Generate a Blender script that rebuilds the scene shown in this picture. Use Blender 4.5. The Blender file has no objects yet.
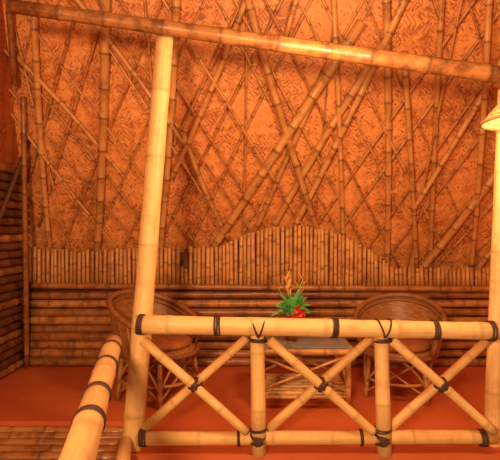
import bpy, math, random
from mathutils import Vector, Matrix
random.seed(7)
S = bpy.context.scene
try:
    S.view_settings.view_transform = 'Standard'
    S.view_settings.look = 'None'
except Exception as e:
    print(e)
R = random.random
def U(a, b): return random.uniform(a, b)

# ------------------------------------------------------------------ materials
def newmat(name):
    m = bpy.data.materials.new(name); m.use_nodes = True
    nt = m.node_tree
    return m, nt, nt.nodes, nt.links, nt.nodes['Principled BSDF']
def ramp(nt, stops, interp='LINEAR'):
    n = nt.nodes.new('ShaderNodeValToRGB'); cr = n.color_ramp; cr.interpolation = interp
    while len(cr.elements) < len(stops): cr.elements.new(0.5)
    for e, (p, c) in zip(cr.elements, stops):
        e.position = p; e.color = (c[0], c[1], c[2], 1)
    return n
def mixc(nt, fac, a, b, mode='MIX'):
    n = nt.nodes.new('ShaderNodeMix'); n.data_type = 'RGBA'; n.blend_type = mode
    for sock, v in ((n.inputs[0], fac), (n.inputs[6], a), (n.inputs[7], b)):
        if isinstance(v, (int, float)): sock.default_value = v
        elif isinstance(v, tuple): sock.default_value = (v[0], v[1], v[2], 1)
        else: nt.links.new(v, sock)
    return n.outputs[2]
def mapping(nt, src, scale=(1,1,1), rot=(0,0,0)):
    n = nt.nodes.new('ShaderNodeMapping')
    n.inputs['Scale'].default_value = scale; n.inputs['Rotation'].default_value = rot
    nt.links.new(src, n.inputs['Vector']); return n.outputs['Vector']
def noise(nt, vec, scale, detail=3, rough=.55):
    n = nt.nodes.new('ShaderNodeTexNoise'); n.inputs['Scale'].default_value = scale
    n.inputs['Detail'].default_value = detail; n.inputs['Roughness'].default_value = rough
    nt.links.new(vec, n.inputs['Vector']); return n.outputs['Fac']
def math_(nt, op, a, b=None):
    n = nt.nodes.new('ShaderNodeMath'); n.operation = op
    for i, v in enumerate((a, b)):
        if v is None: continue
        if isinstance(v, (int, float)): n.inputs[i].default_value = v
        else: nt.links.new(v, n.inputs[i])
    return n.outputs[0]

def bamboo_mat(name, c1, c2, stain, nodec, rough=.38, stain_amt=(.5,.68)):
    m, nt, N, L, P = newmat(name)
    at = N.new('ShaderNodeAttribute'); at.attribute_name = 'Col'
    sep = N.new('ShaderNodeSeparateColor'); L.new(at.outputs['Color'], sep.inputs[0])
    uv = N.new('ShaderNodeUVMap'); uv.uv_map = 'UVMap'
    base = mixc(nt, sep.outputs[1], c1, c2)
    streak = noise(nt, mapping(nt, uv.outputs[0], (60, 3, 1)), 1.0, 4)
    sr = ramp(nt, [(.35,(0,0,0)), (.75,(1,1,1))]); L.new(streak, sr.inputs[0])
    base = mixc(nt, math_(nt,'MULTIPLY',sr.outputs[0],.45), base, stain)
    tc = N.new('ShaderNodeTexCoord')
    bl = noise(nt, tc.outputs['Object'], 9, 4, .65)
    br = ramp(nt, [(stain_amt[0],(0,0,0)), (stain_amt[1],(1,1,1))]); L.new(bl, br.inputs[0])
    base = mixc(nt, math_(nt,'MULTIPLY',br.outputs[0],.7), base, stain)
    base = mixc(nt, sep.outputs[0], base, nodec)
    L.new(base, P.inputs['Base Color'])
    P.inputs['Roughness'].default_value = rough
    bp = N.new('ShaderNodeBump'); bp.inputs['Strength'].default_value = .25; bp.inputs['Distance'].default_value = .004
    L.new(streak, bp.inputs['Height']); L.new(bp.outputs[0], P.inputs['Normal'])
    return m
M_cream = bamboo_mat('bamboo_cream', (.88,.55,.22), (.80,.45,.155), (.58,.255,.07), (.34,.13,.032), .55, (.50,.72))
M_beam = bamboo_mat('bamboo_mottled', (.62,.25,.075), (.40,.14,.036), (.10,.03,.01), (.09,.028,.01), .40, (.44,.6))
M_roof = bamboo_mat('bamboo_roof', (.76,.35,.105), (.52,.19,.05), (.20,.06,.016), (.09,.027,.009), .42, (.50,.68))
M_wall = bamboo_mat('bamboo_wall', (.62,.25,.068), (.35,.12,.031), (.12,.035,.01), (.09,.027,.007), .34, (.44,.64))
M_slat = bamboo_mat('bamboo_slat', (.84,.43,.13), (.42,.145,.036), (.28,.085,.022), (.18,.052,.014), .42, (.5,.68))
M_dark = bamboo_mat('bamboo_dark', (.26,.085,.02), (.14,.045,.012), (.05,.015,.006), (.03,.01,.004), .5)
M_rattan = bamboo_mat('rattan', (.38,.145,.04), (.24,.08,.022), (.12,.037,.011), (.10,.033,.01), .5, (.48,.66))
M_tan = bamboo_mat('rattan_light', (.54,.25,.075), (.40,.16,.04), (.23,.09,.027), (.16,.06,.018), .5)
M_tab = bamboo_mat('table_bamboo', (.70,.37,.12), (.56,.26,.07), (.32,.13,.04), (.2,.07,.02), .4)

m, nt, N, L, P = newmat('binding_dark'); M_bind = m
P.inputs['Base Color'].default_value = (.07,.024,.013,1); P.inputs['Roughness'].default_value = .6

def weave_mat(name, lights, dark, cell=.085, amt=(.515,.585), fs=(16,72), strength=.85):
    m, nt, N, L, P = newmat(name)
    uv = N.new('ShaderNodeUVMap'); uv.uv_map = 'UVMap'
    wob = N.new('ShaderNodeTexNoise'); wob.inputs['Scale'].default_value=3; L.new(uv.outputs[0], wob.inputs['Vector'])
    vm = N.new('ShaderNodeVectorMath'); vm.operation='MULTIPLY_ADD'
    L.new(wob.outputs['Color'], vm.inputs[0]); vm.inputs[1].default_value=(.12,.12,0); L.new(uv.outputs[0], vm.inputs[2])
    r = mapping(nt, vm.outputs[0], (1,1,1), (0,0,math.radians(40)))
    ck = N.new('ShaderNodeTexChecker'); ck.inputs['Scale'].default_value = 1/cell
    L.new(r, ck.inputs['Vector'])
    a = noise(nt, mapping(nt, r, (fs[0], fs[1], 1)), 1.0, 2, .6)
    b = noise(nt, mapping(nt, r, (fs[1], fs[0], 1)), 1.0, 2, .6)
    f = N.new('ShaderNodeMix'); f.data_type='FLOAT'
    L.new(ck.outputs['Fac'], f.inputs[0]); L.new(a, f.inputs[2]); L.new(b, f.inputs[3])
    big = noise(nt, uv.outputs[0], 2.6, 4)
    ff = math_(nt,'ADD', f.outputs[0], math_(nt,'MULTIPLY', math_(nt,'SUBTRACT', big, .5), .55))
    rr = ramp(nt, [(amt[0],(0,0,0)), (amt[1],(1,1,1))]); L.new(ff, rr.inputs[0])
    rb = ramp(nt, [(.3,lights[0]), (.5,lights[1]), (.72,lights[2])])
    L.new(noise(nt, uv.outputs[0], 6.0, 5, .65), rb.inputs[0])
    ckc = mixc(nt, ck.outputs['Fac'], (1,1,1), (.90,.85,.80))
    lit = mixc(nt, 1.0, rb.outputs[0], ckc, 'MULTIPLY')
    wv = ramp(nt, [(.35,(.68,.60,.54)), (.5,(1,1,1))]); L.new(f.outputs[0], wv.inputs[0])
    lit = mixc(nt, .6, lit, wv.outputs[0], 'MULTIPLY')
    col = mixc(nt, math_(nt,'MULTIPLY',rr.outputs[0],strength), lit, dark)
    L.new(col, P.inputs['Base Color']); P.inputs['Roughness'].default_value = .55
    bp = N.new('ShaderNodeBump'); bp.inputs['Strength'].default_value=.5; bp.inputs['Distance'].default_value=.012
    L.new(f.outputs[0], bp.inputs['Height']); L.new(bp.outputs[0], P.inputs['Normal'])
    return m
M_mat = weave_mat('woven_bamboo_mat', [(.84,.25,.058),(.95,.38,.11),(.90,.30,.07)], (.32,.08,.02))
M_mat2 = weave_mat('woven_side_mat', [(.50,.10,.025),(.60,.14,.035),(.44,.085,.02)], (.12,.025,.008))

def wicker_mat(name, c, d):
    m, nt, N, L, P = newmat(name)
    uv = N.new('ShaderNodeUVMap'); uv.uv_map='UVMap'
    w = N.new('ShaderNodeTexBrick'); L.new(mapping(nt, uv.outputs[0], (1,1,1)), w.inputs['Vector'])
    w.inputs['Scale'].default_value = 24; w.inputs['Mortar Size'].default_value=.03
    w.inputs['Brick Width'].default_value=.9; w.inputs['Row Height'].default_value=.36
    w.inputs['Color1'].default_value=(c[0],c[1],c[2],1); w.inputs['Color2'].default_value=(c[0]*.6,c[1]*.55,c[2]*.5,1)
    w.inputs['Mortar'].default_value=(d[0],d[1],d[2],1)
    L.new(w.outputs['Color'], P.inputs['Base Color']); P.inputs['Roughness'].default_value=.45
    bp=N.new('ShaderNodeBump'); bp.invert=True; bp.inputs['Strength'].default_value=.6; bp.inputs['Distance'].default_value=.006
    L.new(w.outputs['Fac'], bp.inputs['Height']); L.new(bp.outputs[0], P.inputs['Normal'])
    return m
M_wick = wicker_mat('wicker', (.50,.20,.052), (.10,.03,.01))
M_straw = wicker_mat('straw', (.85,.55,.20), (.35,.16,.05))

def floor_mat():
    m, nt, N, L, P = newmat('painted_floor')
    tc = N.new('ShaderNodeTexCoord')
    rr = ramp(nt, [(.3,(.54,.10,.028)), (.7,(.66,.145,.04))])
    L.new(noise(nt, tc.outputs['Object'], 1.6, 5, .6), rr.inputs[0])
    L.new(rr.outputs[0], P.inputs['Base Color']); P.inputs['Roughness'].default_value=.5
    bp=N.new('ShaderNodeBump'); bp.inputs['Strength'].default_value=.15; bp.inputs['Distance'].default_value=.004
    L.new(noise(nt, tc.outputs['Object'], 40, 3), bp.inputs['Height']); L.new(bp.outputs[0], P.inputs['Normal'])
    return m
M_floor = floor_mat()
def plain(name, c, rough=.5, noise_s=14, var=.25):
    m, nt, N, L, P = newmat(name)
    tc = N.new('ShaderNodeTexCoord')
    rr = ramp(nt, [(.3,tuple(x*(1-var) for x in c)), (.7,tuple(min(1,x*(1+var)) for x in c))])
    L.new(noise(nt, tc.outputs['Object'], noise_s, 3), rr.inputs[0])
    L.new(rr.outputs[0], P.inputs['Base Color']); P.inputs['Roughness'].default_value=rough
    return m
M_leaf = plain('leaf_green', (.15,.55,.12)); M_red = plain('petal_red', (.80,.03,.03)); M_org = plain('bract_orange', (.95,.38,.10))
M_vase = plain('vase_ceramic', (.30,.09,.035), .2); M_cord = plain('cord', (.08,.04,.02))
M_cushion = plain('cushion_fabric', (.38,.11,.03), .8)
m, nt, N, L, P = newmat('glass_top'); M_glass = m
P.inputs['Base Color'].default_value=(.9,.95,.92,1); P.inputs['Transmission Weight'].default_value=.8; P.inputs['Roughness'].default_value=.06
m, nt, N, L, P = newmat('bulb_glow'); M_bulb = m
P.inputs['Emission Color'].default_value=(1,.62,.28,1); P.inputs['Emission Strength'].default_value=12

# ------------------------------------------------------------------ mesh accumulator
class Acc:
    def __init__(s): s.V=[]; s.C=[]; s.F=[]; s.UV=[]; s.MI=[]; s.mats=[]
    def mi(s, m):
        if m not in s.mats: s.mats.append(m)
        return s.mats.index(m)
    def face(s, idx, uvs, m): s.F.append(idx); s.UV.append(uvs); s.MI.append(s.mi(m))
    def obj(s, name, parent=None, smooth=True, xf=None):
        me = bpy.data.meshes.new(name)
        V = s.V if xf is None else [xf @ Vector(v) for v in s.V]
        me.from_pydata([tuple(v) for v in V], [], s.F)
        for m in s.mats: me.materials.append(m)
        uvl = me.uv_layers.new(name='UVMap')
        for p, uvs in zip(me.polygons, s.UV):
            for j in range(len(uvs)): uvl.data[p.loop_start+j].uv = uvs[j]
        ca = me.color_attributes.new(name='Col', type='FLOAT_COLOR', domain='POINT')
        for i, c in enumerate(s.C): ca.data[i].color = (c[0], c[1], c[2], 1)
        for p, mi in zip(me.polygons, s.MI):
            p.material_index = mi; p.use_smooth = smooth
        me.update()
        o = bpy.data.objects.new(name, me); S.collection.objects.link(o)
        if parent: o.parent = parent
        return o

def frame(d):
    d = d.normalized()
    up = Vector((0,0,1)) if abs(d.z) < .9 else Vector((0,1,0))
    a = d.cross(up).normalized(); b = d.cross(a).normalized()
    return a, b
def sweep(acc, P, Rr, Cn, mat, seg=12, rnd=.5, closed=False, caps=True, hollow=False):
    P = [Vector(p) for p in P]; n = len(P); base = len(acc.V)
    L = 0; v0 = U(0, 20); a = None; lens = []
    for i in range(n):
        if closed: d = P[(i+1)%n]-P[i-1]
        else: d = P[min(i+1,n-1)]-P[max(i-1,0)]
        d.normalize()
        if a is None: a, b = frame(d)
        else:
            a = (a - d*a.dot(d)).normalized(); b = d.cross(a)
        if i: L += (P[i]-P[i-1]).length
        lens.append(L)
        for j in range(seg):
            t = 2*math.pi*j/seg
            acc.V.append(P[i] + (a*math.cos(t)+b*math.sin(t))*Rr[i]); acc.C.append((Cn[i], rnd, 0))
    for i in range(n if closed else n-1):
        i2 = (i+1)%n; l2 = lens[i2] if i2 else lens[-1]+.02
        for j in range(seg):
            j2=(j+1)%seg; r=.06
            u0=j/seg*r*6; u1=(j+1)/seg*r*6
            acc.face((base+i*seg+j, base+i*seg+j2, base+i2*seg+j2, base+i2*seg+j),
                     [(u0,v0+lens[i]),(u1,v0+lens[i]),(u1,v0+l2),(u0,v0+l2)], mat)
    if caps and not closed:
        for e in (0, n-1):
            idx0 = base+e*seg
            if hollow:
                d = (P[1]-P[0]) if e==0 else (P[-2]-P[-1]); d.normalize()
                c = P[e]; prev = [idx0+j for j in range(seg)]
                for rr, off, cc in ((.78,0,.2),(.74,.04,1)):
                    b2 = len(acc.V)
                    for j in range(seg):
                        acc.V.append(c + (acc.V[idx0+j]-c)*rr + d*off); acc.C.append((cc,rnd,0))
                    cur = [b2+j for j in range(seg)]
                    for j in range(seg):
                        j2=(j+1)%seg
                        f=(prev[j],cur[j],cur[j2],prev[j2]) if e==0 else (prev[j],prev[j2],cur[j2],cur[j])
                        acc.face(f,[(0,0)]*4,mat)
                    prev = cur
                acc.face(tuple(prev) if e else tuple(reversed(prev)), [(0,0)]*seg, mat)
            else:
                ids = [idx0+j for j in range(seg)]
                acc.face(tuple(ids) if e else tuple(reversed(ids)), [(0,0)]*seg, mat)
def bamboo(acc, a, b, r0, r1=None, mat=None, node=.3, seg=12, rnd=None, bend=0, bump=.10, w=.012, hollow=True, dark=.75):
    a=Vector(a); b=Vector(b); r1 = r0 if r1 is None else r1
    Ln=(b-a).length; d=(b-a)/Ln
    if rnd is None: rnd=R()
    s1,s2=frame(d); bx=s1*U(-bend,bend)+s2*U(-bend,bend)
    ts=[(0,1,0)]; x=U(.25,1)*node
    while x < Ln-.03:
        for o,k,c in ((-1.6,1,0),(-.5,1+bump,dark*.6),(0,1+bump*.35,dark),(.5,1+bump*.9,dark*.6),(1.6,1,0)):
            ts.append((x+o*w,k,c))
        ts.append((x+node*.5,.975,0))
        x+=node*U(.8,1.2)
    ts=[t for t in ts if t[0]<Ln-.005]; ts.append((Ln,1,0))
    ts.sort()
    P=[a+d*t+bx*math.sin(math.pi*t/Ln) for t,_,_ in ts]
    Rr=[(r0+(r1-r0)*t/Ln)*k for t,k,_ in ts]
    sweep(acc,P,Rr,[c for _,_,c in ts],mat,seg,rnd,hollow=hollow)
def torus(acc, c, ax, r, tr, mat=None, n=18, seg=6, sx=1, sy=1, ref=None):
    c=Vector(c); ax=Vector(ax).normalized()
    a,b=frame(ax)
    if ref is not None:
        a=Vector(ref); a=(a-ax*a.dot(ax)).normalized(); b=ax.cross(a)
    P=[c+a*math.cos(2*math.pi*i/n)*r*sx+b*math.sin(2*math.pi*i/n)*r*sy for i in range(n)]
    sweep(acc,P,[tr]*n,[0]*n,mat or M_bind,seg,.5,closed=True)
def coil(acc, c, ax, r, n=4, tr=.006):
    c=Vector(c); ax=Vector(ax).normalized()
    for i in range(n):
        tilt=Vector((U(-.08,.08),U(-.08,.08),U(-.08,.08)))
        torus(acc, c+ax*(i-(n-1)/2)*tr*1.7, ax+tilt, r+tr*.3, tr)
def xlash(acc, c, d1, d2, r, tr=.0055):
    d1=Vector(d1).normalized(); d2=Vector(d2).normalized(); nrm=d1.cross(d2).normalized()
    for ax in ((d1+d2),(d1-d2)):
        ax=ax.normalized(); ref=ax.cross(nrm)
        for k in (-1.5,-.5,.5,1.5):
            torus(acc, Vector(c)+ax*k*.0095, ax, r, tr, sx=1.1, sy=1.5, ref=ref)
def box(acc, lo, hi, mat):
    b=len(acc.V); x0,y0,z0=lo; x1,y1,z1=hi
    for v in ((x0,y0,z0),(x1,y0,z0),(x1,y1,z0),(x0,y1,z0),(x0,y0,z1),(x1,y0,z1),(x1,y1,z1),(x0,y1,z1)):
        acc.V.append(Vector(v)); acc.C.append((0,.5,0))
    for f in ((0,3,2,1),(4,5,6,7),(0,1,5,4),(1,2,6,5),(2,3,7,6),(3,0,4,7)):
        acc.face(tuple(b+i for i in f),[(0,0),(1,0),(1,1),(0,1)],mat)
def grid(acc, fn, nu, nv, mat, uvf=None, rnd=.5):
    b=len(acc.V)
    for i in range(nu+1):
        for j in range(nv+1):
            acc.V.append(Vector(fn(i/nu,j/nv))); acc.C.append((0,rnd,0))
    for i in range(nu):
        for j in range(nv):
            q=[(i,j),(i+1,j),(i+1,j+1),(i,j+1)]
            acc.face(tuple(b+x*(nv+1)+y for x,y in q),[(uvf or (lambda u,v:(u,v)))(x/nu,y/nv) for x,y in q],mat)
def lathe(acc, prof, mat, n=24, c=(0,0,0)):
    c=Vector(c); m_=len(prof)-1
    grid(acc, lambda u,v: c+Vector((prof[round(v*m_)][0]*math.cos(2*math.pi*u), prof[round(v*m_)][0]*math.sin(2*math.pi*u), prof[round(v*m_)][1])),
         n, m_, mat, lambda u,v:(u*1.2, v*.3))
def empty(name, loc=(0,0,0)):
    e=bpy.data.objects.new(name,None); e.location=loc; S.collection.objects.link(e); return e

# ------------------------------------------------------------------ shell
YB=4.85
def roof_y(z): return 5.10-(z-1.10)/1.732
XR=3.2
a=Acc(); box(a,(-2.45,3.45,-.25),(XR,5.3,0),M_floor); box(a,(-.82,2.93,-.25),(XR,3.45,0),M_floor)
a.obj('floor',smooth=False)
a=Acc()
for i in range(9):
    y=3.40-i*.085
    bamboo(a,(-2.24,y,-.055-i*.006),(-.84,y,-.055-i*.006),.04,.038,M_wall,node=.35,seg=10)
box(a,(-2.24,2.6,-.20),(-.84,3.45,-.12),M_dark)
a.obj('bamboo_deck')

# roof mat
a=Acc()
zlo,zhi=.55,4.6
xl=lambda z: -2.36+max(0,z-1.15)*.163
grid(a, lambda u,v:(xl(zlo+(zhi-zlo)*v)*(1-u)+XR*u, roof_y(zlo+(zhi-zlo)*v)+.012*math.sin(u*37+v*9)*math.sin(v*31), zlo+(zhi-zlo)*v),
     60,50,M_mat, lambda u,v:(-2.3+5.5*u,(zhi-zlo)*v*1.155))
a.obj('ceiling')
a=Acc()
def rp(x0,z0,x1,z1,r,off=0,mat=None,**k):
    n=Vector((0,-1.732,-1)).normalized()
    p=Vector((x0,roof_y(z0),z0))+n*(r+.016+off); q=Vector((x1,roof_y(z1),z1))+n*(r+.016+off)
    bamboo(a,p,q,r,r*.85,mat or M_roof,seg=9,bend=.03,bump=.16,**k)
def clip(X,z,X2,z2):
    for l,s in ((-2.15,1),(XR-.05,-1)):
        if (X-l)*s<0 and (X2-l)*s<0: return None
        if (X-l)*s<0: t=(l-X)/(X2-X); X,z=l,z+(z2-z)*t
        if (X2-l)*s<0: t=(l-X)/(X2-X); X2,z2=l,z+(z2-z)*t
    return X,z,X2,z2
for sgn,off,sl in ((1,0,.60),(-1,.014,.66)):
    x=-4.6
    while x<5.6:
        X0=x+U(-.05,.05); X1=X0+sgn*3.55*sl+U(-.15,.15)
        c=clip(X0,.95,X1,4.5)
        if c and abs(c[1]-c[3])>.3: rp(c[0],c[1],c[2],c[3],U(.010,.016),off,node=.22)
        x+=U(.22,.38)
for i in range(6):
    X=-1.85+i*.85+U(-.2,.2); rp(X+U(-.1,.1),4.3,X,.95,U(.009,.013),.02,node=.25)
main=[(-1.72,3.24,-2.11,1.0,.030),(-1.13,3.3,-1.63,1.0,.042),(.90,3.1,-.56,.98,.044),(1.10,2.95,.20,1.38,.038),
 (.72,2.95,.03,1.35,.028),(-.04,3.3,.77,1.2,.034),(1.05,3.4,1.47,.9,.034),(1.28,2.9,1.78,.95,.027),(2.55,2.45,1.78,.95,.042),
 (2.75,1.6,2.35,.85,.036),(1.49,3.4,1.92,.95,.026),(-.56,3.4,-.95,1.1,.034),(.64,3.4,1.0,1.0,.024),(1.25,3.3,.45,1.45,.032),
 (1.85,3.4,2.35,.95,.028),(-.62,2.3,-.22,1.3,.026),(.42,3.35,.30,3.0,.022),(2.3,3.4,1.6,1.6,.028),(-2.0,2.9,-1.2,1.9,.022),(.05,3.4,-.75,1.9,.026),(-1.5,3.4,-.6,2.2,.024)]
for i,(x0,z0,x1,z1,r) in enumerate(main): rp(x0,z0,x1,z1,r,.02+.012*(i%3),node=.27,rnd=U(0,.5))
a.obj('bamboo_roof_lattice')

# back wall
a=Acc()
box(a,(-2.4,YB+.06,0),(XR,YB+.10,.8),M_dark)
z=.046
while z<.80:
    bamboo(a,(-2.28,YB+U(-.012,.008),z+U(-.006,.006)),(XR,YB+U(-.012,.008),z+U(-.008,.008)),U(.038,.045),U(.034,.043),M_wall,node=U(.3,.48),seg=14,dark=.6,bump=.07,bend=.012)
    z+=.084
def topz(x):
    t=1.19-.02*math.sin(x*3)
    if x>.45: t=1.00
    c=.43; k=(x-c)/1.05
    if abs(k)<1: t=max(t, .97+.45*(1-k*k))
    return t
x=-2.26
while x<XR-.03:
    w=U(.016,.022); inarch=-.35<x<1.4
    h=topz(x)+(U(-.006,.006) if inarch else U(-.018,.018))
    far=min(1,max(0,abs(x-.45)-.7)*1.5)
    if -.71<x<-.62: h=1.0+U(-.02,.02)
    bamboo(a,(x,YB-.005,.80),(x+U(-.006,.006),YB+.0-max(0,(h-1.1))*.12,h),w,w*.95,M_slat,node=.30,seg=8,bump=.07,rnd=U(0,.5)+far*U(.2,.5))
    x+=w*2+.003
box(a,(-.74,YB+.025,.80),(-.58,YB+.04,1.15),M_dark)  # dark board added behind the short slats; its colour stands in for gap shade
bamboo(a,(-2.25,YB-.055,.82),(.2,YB-.055,.80),.03,.028,M_wall,node=.3)
bamboo(a,(.15,YB-.055,.80),(XR,YB-.055,.78),.03,.028,M_wall,node=.3)
a.obj('wall_back')

# left wall
a=Acc()
def lw(y,z): return (-2.29+max(0,z-1.15)*.163, y, z)
z=.05; k=0
while z<1.95:
    yend=min(4.82,roof_y(max(z,.6))-.06)
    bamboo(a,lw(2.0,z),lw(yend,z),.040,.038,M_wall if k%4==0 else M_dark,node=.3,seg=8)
    z+=.078; k+=1
def lback(u,v):
    z=-.1+v*4.6; return (lw(0,z)[0]-.045, 1.7+u*(roof_y(max(z,.6))+.05-1.7), z)
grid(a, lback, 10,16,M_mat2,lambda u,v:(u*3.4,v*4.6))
for (y0,z0,y1,z1,r,mt) in ((4.78,.02,4.22,2.55,.024,M_wall),(4.45,2.2,3.85,.9,.02,M_dark),(4.05,2.6,3.6,3.5,.026,M_wall)):
    p=lw(y0,z0); q=lw(y1,z1)
    bamboo(a,(p[0]+.068,p[1],p[2]),(q[0]+.068,q[1],q[2]),r,r,mt,seg=9,rnd=.9)
a.obj('wall_left')
a=Acc(); grid(a,lambda u,v:(XR+.02,1.8+u*(roof_y(max(.01+v*4.5,.6))-1.8),.01+v*4.5),6,10,M_mat,lambda u,v:(u*3,v*4.5))
a.obj('wall_right')

# ------------------------------------------------------------------ beam, posts
a=Acc(); bamboo(a,(-1.50,3.0,2.775),(1.95,3.0,2.29),.042,.055,M_beam,node=.34,seg=16,bend=.01,w=.015)
a.obj('bamboo_beam')
a=Acc(); bamboo(a,(-.765,3.02,-.30),(-.545,3.10,2.68),.069,.056,M_cream,node=.52,seg=20,rnd=.25,w=.014,bump=.05,dark=.45)
a.obj('bamboo_post')
a=Acc(); bamboo(a,(1.545,3.09,-.30),(1.66,3.11,2.28),.055,.05,M_cream,node=.5,seg=20,rnd=.1,w=.014,bump=.05,dark=.45)
a.obj('bamboo_post')

# ------------------------------------------------------------------ front railing
a=Acc(); Y=2.98
bamboo(a,(-.70,Y-.05,.800),(1.55,Y-.05,.757),.057,.052,M_cream,node=.48,seg=20,rnd=.15,bump=.06,w=.014,dark=.4)
bamboo(a,(-.70,Y,.080),(1.52,Y,.092),.043,.043,M_cream,node=.45,seg=16,rnd=.9,bump=.06,dark=.4)
for x0,x1,r in ((.055,.045,.047),(.825,.805,.047)):
    bamboo(a,(x0,Y-.03,-.0),(x1+.0,Y-.03,.745),r,r*.93,M_cream,node=.34,seg=16,rnd=.1,bump=.06,dark=.4)
bays=((-.66,-.02),(.12,.76),(.87,1.50))
for (xa,xb) in bays:
    p,q=(xa,Y-.035,.70),(xb,Y-.035,.135); p2,q2=(xb,Y+.02,.70),(xa,Y+.02,.135)
    bamboo(a,p,q,.030,.027,M_cream,node=.26,seg=12,bump=.1,dark=.5)
    bamboo(a,p2,q2,.027,.031,M_cream,node=.26,seg=12,bump=.1,dark=.5)
    c=((xa+xb)/2,Y-.008,.418)
    xlash(a,c,Vector(q)-Vector(p),Vector(q2)-Vector(p2),.038,.005)
rz=lambda x:.80-(x+.7)*.0191
for x,n in ((-.665,4),(-.20,4),(.515,4),(1.13,4),(1.47,4)): coil(a,(x,Y-.05,rz(x)),(1,0,-.02),.057,n,.0055)
for x in (.05,.815):
    coil(a,(x,Y-.03,.70),(0,0,1),.048,3,.005); coil(a,(x,Y-.03,.15),(0,0,1),.048,2,.005)
    xlash(a,(x,Y-.01,.09),(1,0,0),(0,0,1),.048,.005)
    torus(a,(x-.02,Y-.05,.775),(1,0,.35),.061,.0055); torus(a,(x+.02,Y-.05,.775),(1,0,-.35),.061,.0055)
for x in (-.665,1.44): coil(a,(x,Y,.085),(1,0,0),.046,4,.006)
coil(a,(.69,Y-.0,.087),(1,0,0),.045,2,.005); coil(a,(-.07,Y,.085),(1,0,0),.045,2,.005)
a.obj('bamboo_railing')
a=Acc()
p=Vector((-.835,2.93,.685)); q=Vector((-.42,.98,.685)); d=(q-p)
bamboo(a,p,q,.052,.054,M_cream,node=.5,seg=20,rnd=.3,bump=.05,w=.014,dark=.45)
bamboo(a,p+Vector((.07,.0,-.61)),q+Vector((.07,0,-.61)),.042,.042,M_cream,node=.5,seg=16,rnd=.6,bump=.06,dark=.4)
bamboo(a,p+Vector((.03,0,0))+d*.85+Vector((0,0,-.9)),p+d*.85+Vector((0.03,0,-.05)),.045,.045,M_cream,seg=16,rnd=.3)
for t,n in ((.09,3),(.26,3),(.48,3),(.62,4),(.86,5)): coil(a,p+d*t,d,.053,n,.0055)
a.obj('bamboo_railing')

# ------------------------------------------------------------------ rattan armchairs
def chair(loc, rot, sc=1.0):
    e=empty('rattan_armchair',loc); e.rotation_euler=(0,0,rot); e.scale=(sc,)*3
    TH=math.radians(118)
    def top(t): return .60+.25*(.5+.5*math.cos(t*1.45))**.7 if abs(t)*1.45<math.pi else .60
    def pt(t,z):
        r=.31+.09*max(0,min(1,(z-.38)/.45)); return Vector((math.sin(t)*r*1.06,math.cos(t)*r,z))
    a=Acc()
    grid(a,lambda u,v:pt(TH*(2*u-1),.38+(top(TH*(2*u-1))-.38)*v),40,8,M_wick,lambda u,v:(u*1.4,v*.5))
    o=a.obj('woven_back',e); md=o.modifiers.new('thick','SOLIDIFY'); md.thickness=.016
    a=Acc()
    n=36; rim=[pt(TH*(2*i/n-1),top(TH*(2*i/n-1))) for i in range(n+1)]
    f1=pt(-TH,.40)+Vector((0,-.02,0)); f2=pt(TH,.40)+Vector((0,-.02,0))
    path=[f1,f1*.5+rim[0]*.5+Vector((-.01,-.03,.01))]+rim+[f2*.5+rim[-1]*.5+Vector((.01,-.03,.01)),f2]
    sweep(a,path,[.024]*len(path),[0]*len(path),M_rattan,10,.3)
    inner=[pt(TH*(2*i/n-1),top(TH*(2*i/n-1))-.05)*1.0+Vector((0,0,0)) for i in range(n+1)]
    sweep(a,inner,[.016]*len(inner),[0]*len(inner),M_rattan,8,.6)
    for i in range(0,n+1,2):
        t=TH*(2*i/n-1); b=pt(t,.38)*1.0; u=pt(t,top(t))
        s=Vector((math.sin(t),math.cos(t),0))*.012
        sweep(a,[b+s,(b+u)/2+s,u+s],[.007]*3,[0]*3,M_tan,6,R())
    a.obj('back_frame',e)
    a=Acc()
    lathe(a,[(.001,.425),(.18,.43),(.29,.425),(.315,.40),(.31,.375),(.001,.37)],M_wick,28)
    a.obj('seat',e)
    a=Acc()
    lathe(a,[(.001,.49),(.15,.495),(.25,.485),(.285,.46),(.27,.43),(.001,.43)],M_cushion,28)
    a.obj('cushion',e)
    a=Acc()
    torus(a,(0,0,.385),(0,0,1),.33,.02,M_rattan,32,8)
    torus(a,(0,0,.16),(0,0,1),.30,.014,M_tan,32,8)
    angs=[math.radians(x) for x in (40,140,220,320)]
    feet=[Vector((math.cos(t)*.34,math.sin(t)*.34,.0)) for t in angs]; tops=[Vector((math.cos(t)*.30,math.sin(t)*.30,.39)) for t in angs]
    for f,t in zip(feet,tops): bamboo(a,f,t,.021,.021,M_tan,node=.18,seg=10,rnd=.3)
    for i in range(4):
        j=(i+1)%4
        for p_,q_ in ((feet[i]+Vector((0,0,.05)),tops[j]-Vector((0,0,.02))),(feet[j]+Vector((0,0,.05)),tops[i]-Vector((0,0,.02)))):
            mid=(p_+q_)/2*1.12; mid.z=(p_.z+q_.z)/2
            sweep(a,[p_,p_.lerp(mid,.5)*1.0,mid,mid.lerp(q_,.5),q_],[.011]*5,[0]*5,M_tan,8,R())
        pts=[]
        for k in range(9):
            s=k/8; b=feet[i].lerp(feet[j],s)*(1+.12*math.sin(math.pi*s)); b.z=.12+.24*math.sin(math.pi*s); pts.append(b)
        sweep(a,pts,[.010]*9,[0]*9,M_tan,8,R())
    a.obj('legs',e)
    return e
chair((-.76,4.0,0),math.radians(62),.98)
chair((1.25,4.05,0),math.radians(-22),.92)

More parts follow.
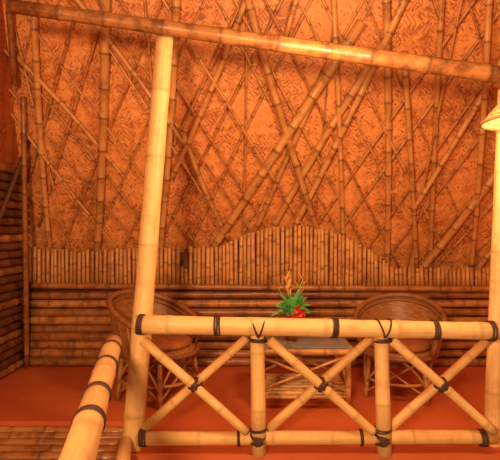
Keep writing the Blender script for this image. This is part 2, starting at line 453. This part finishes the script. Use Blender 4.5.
# ------------------------------------------------------------------ coffee table
e=empty('coffee_table',(.40,3.90,0))
a=Acc(); hw,hd,H=.38,.26,.47
cs=[(-hw,-hd),(hw,-hd),(hw,hd),(-hw,hd)]
for x,y in cs: bamboo(a,(x*.92,y*.92,0),(x*.92,y*.92,H-.02),.022,.022,M_tab,node=.2,seg=10)
for i in range(4):
    p_,q_=cs[i],cs[(i+1)%4]
    bamboo(a,(p_[0],p_[1],H-.02),(q_[0],q_[1],H-.02),.024,.024,M_tab,node=.25,seg=10)
    bamboo(a,(p_[0]*.92,p_[1]*.92,.10),(q_[0]*.92,q_[1]*.92,.10),.015,.015,M_tab,node=.2,seg=8)
    bamboo(a,(p_[0]*.92,p_[1]*.92,.14),(q_[0]*.92,q_[1]*.92,H-.05),.011,.011,M_tab,node=.2,seg=8)
    bamboo(a,(q_[0]*.92,q_[1]*.92,.14),(p_[0]*.92,p_[1]*.92,H-.05),.011,.011,M_tab,node=.2,seg=8)
a.obj('frame',e)
a=Acc()
for i in range(7):
    y=-hd*.86+i*hd*1.72/6; bamboo(a,(-hw*.95,y,.125),(hw*.95,y,.125),.019,.019,M_tab,node=.25,seg=8,rnd=0)
a.obj('slat_shelf',e)
a=Acc(); box(a,(-hw+.01,-hd+.01,H+.006),(hw-.01,hd-.01,H+.014),M_glass); a.obj('glass_top',e,smooth=False)
# ------------------------------------------------------------------ flower vase
e=empty('flower_vase',(.335,3.88,.485)); e.scale=(1.12,1.12,1.12)
a=Acc(); lathe(a,[(.001,0),(.035,0),(.05,.03),(.052,.06),(.035,.11),(.022,.15),(.03,.17),(.024,.168),(.018,.15),(.001,.14)],M_vase,20); a.obj('vase',e)
def leaf(acc,base,dirv,ln,w,mat,droop=.3):
    d=Vector(dirv).normalized(); s=d.cross(Vector((0,0,1))); s=s.normalized() if s.length>.01 else Vector((1,0,0))
    nn=s.cross(d)
    grid(acc,lambda u,v:Vector(base)+d*ln*u-Vector((0,0,1))*droop*ln*u*u+s*(v-.5)*2*w*math.sin(math.pi*min(1,u*.93+.06))**.8+nn*abs(v-.5)*w*.6,8,4,mat)
a=Acc()
for i in range(34):
    t=i*2.4+U(-.3,.3); el=.1+1.1*(i/34); b=Vector((0,0,.16))
    dv=Vector((math.cos(t)*math.cos(el),math.sin(t)*math.cos(el),math.sin(el)+.3)); st=dv.normalized()*U(.03,.12)
    sweep(a,[b,b+st],[.003,.002],[0,0],M_leaf,5,.5)
    leaf(a,b+st,dv,U(.09,.14),U(.026,.040),M_leaf,U(.1,.6))
a.obj('leaves',e)
a=Acc()
for i in range(5):
    t=i*1.3+.4; tip=Vector((math.cos(t)*.10,math.sin(t)*.05,U(.36,.48))); b=Vector((0,0,.15))
    sweep(a,[b,(b+tip)/2+Vector((0,0,.02)),tip],[.004,.003,.002],[0]*3,M_leaf,5,.5)
    for k in range(4):
        bb=b.lerp(tip,.62+.12*k); leaf(a,bb,(math.cos(t+k*3.1),math.sin(t+k*3.1)*.4,1.1),.065,.012,M_org,-.1)
a.obj('heliconia_bracts',e)
a=Acc()
for c in ((.01,-.14,.20),(.06,-.14,.225),(-.03,-.13,.18),(.03,-.15,.25),(.04,-.15,.175)):
    for k in range(7):
        t=k*math.pi*2/7; leaf(a,c,(math.cos(t),-.55,math.sin(t)),.034,.012,M_red,.1)
    sweep(a,[(0,0,.15),c],[.003,.003],[0,0],M_leaf,5)
a.obj('red_blossoms',e)

# ------------------------------------------------------------------ pendant lamp
e=empty('pendant_lamp',(1.59,2.75,.0935)); e.scale=(.932,)*3
a=Acc(); lathe(a,[(.035,2.27),(.09,2.225),(.17,2.155),(.255,2.055),(.262,2.04),(.245,2.05),(.16,2.14),(.08,2.21),(.03,2.25)],M_straw,40); a.obj('straw_shade',e)
a=Acc(); torus(a,(0,0,2.045),(0,0,1),.258,.010,M_tan,40,8); torus(a,(0,0,2.265),(0,0,1),.036,.008,M_tan,20,8); a.obj('shade_rim',e)
a=Acc(); sweep(a,[(0,0,2.14),(0,0,2.36),(0,.04,2.405),(0,.22,2.41)],[.006]*4,[0]*4,M_cord,8); lathe(a,[(.001,2.23),(.02,2.23),(.022,2.17),(.001,2.165)],M_cord,12); a.obj('cord',e)
a=Acc(); lathe(a,[(.001,2.17),(.014,2.165),(.03,2.13),(.034,2.11),(.026,2.085),(.001,2.075)],M_bulb,16); a.obj('bulb',e)

# ------------------------------------------------------------------ lights
def light(name,loc,energy,col,size,typ='POINT'):
    l=bpy.data.lights.new(name,typ); l.energy=energy; l.color=col
    if typ=='POINT': l.shadow_soft_size=size
    o=bpy.data.objects.new(name,l); o.location=loc; S.collection.objects.link(o); return o
W=(1,.62,.32)
light('key_lamp',(-.6,-.6,1.75),500,W,.18)
light('room_lamp',(.5,2.4,2.3),95,W,.16)
light('pendant_bulb_light',(1.59,2.75,1.94),14,W,.05)
w=bpy.data.worlds.new('world'); S.world=w; w.use_nodes=True
w.node_tree.nodes['Background'].inputs[0].default_value=(1,.46,.19,1); w.node_tree.nodes['Background'].inputs[1].default_value=.36

cam=bpy.data.cameras.new('camera'); co=bpy.data.objects.new('camera',cam); S.collection.objects.link(co)
co.location=(0,0,1.375); co.rotation_euler=(math.radians(90),0,0); cam.sensor_width=36; cam.lens=34.56; cam.clip_start=.05
S.camera=co
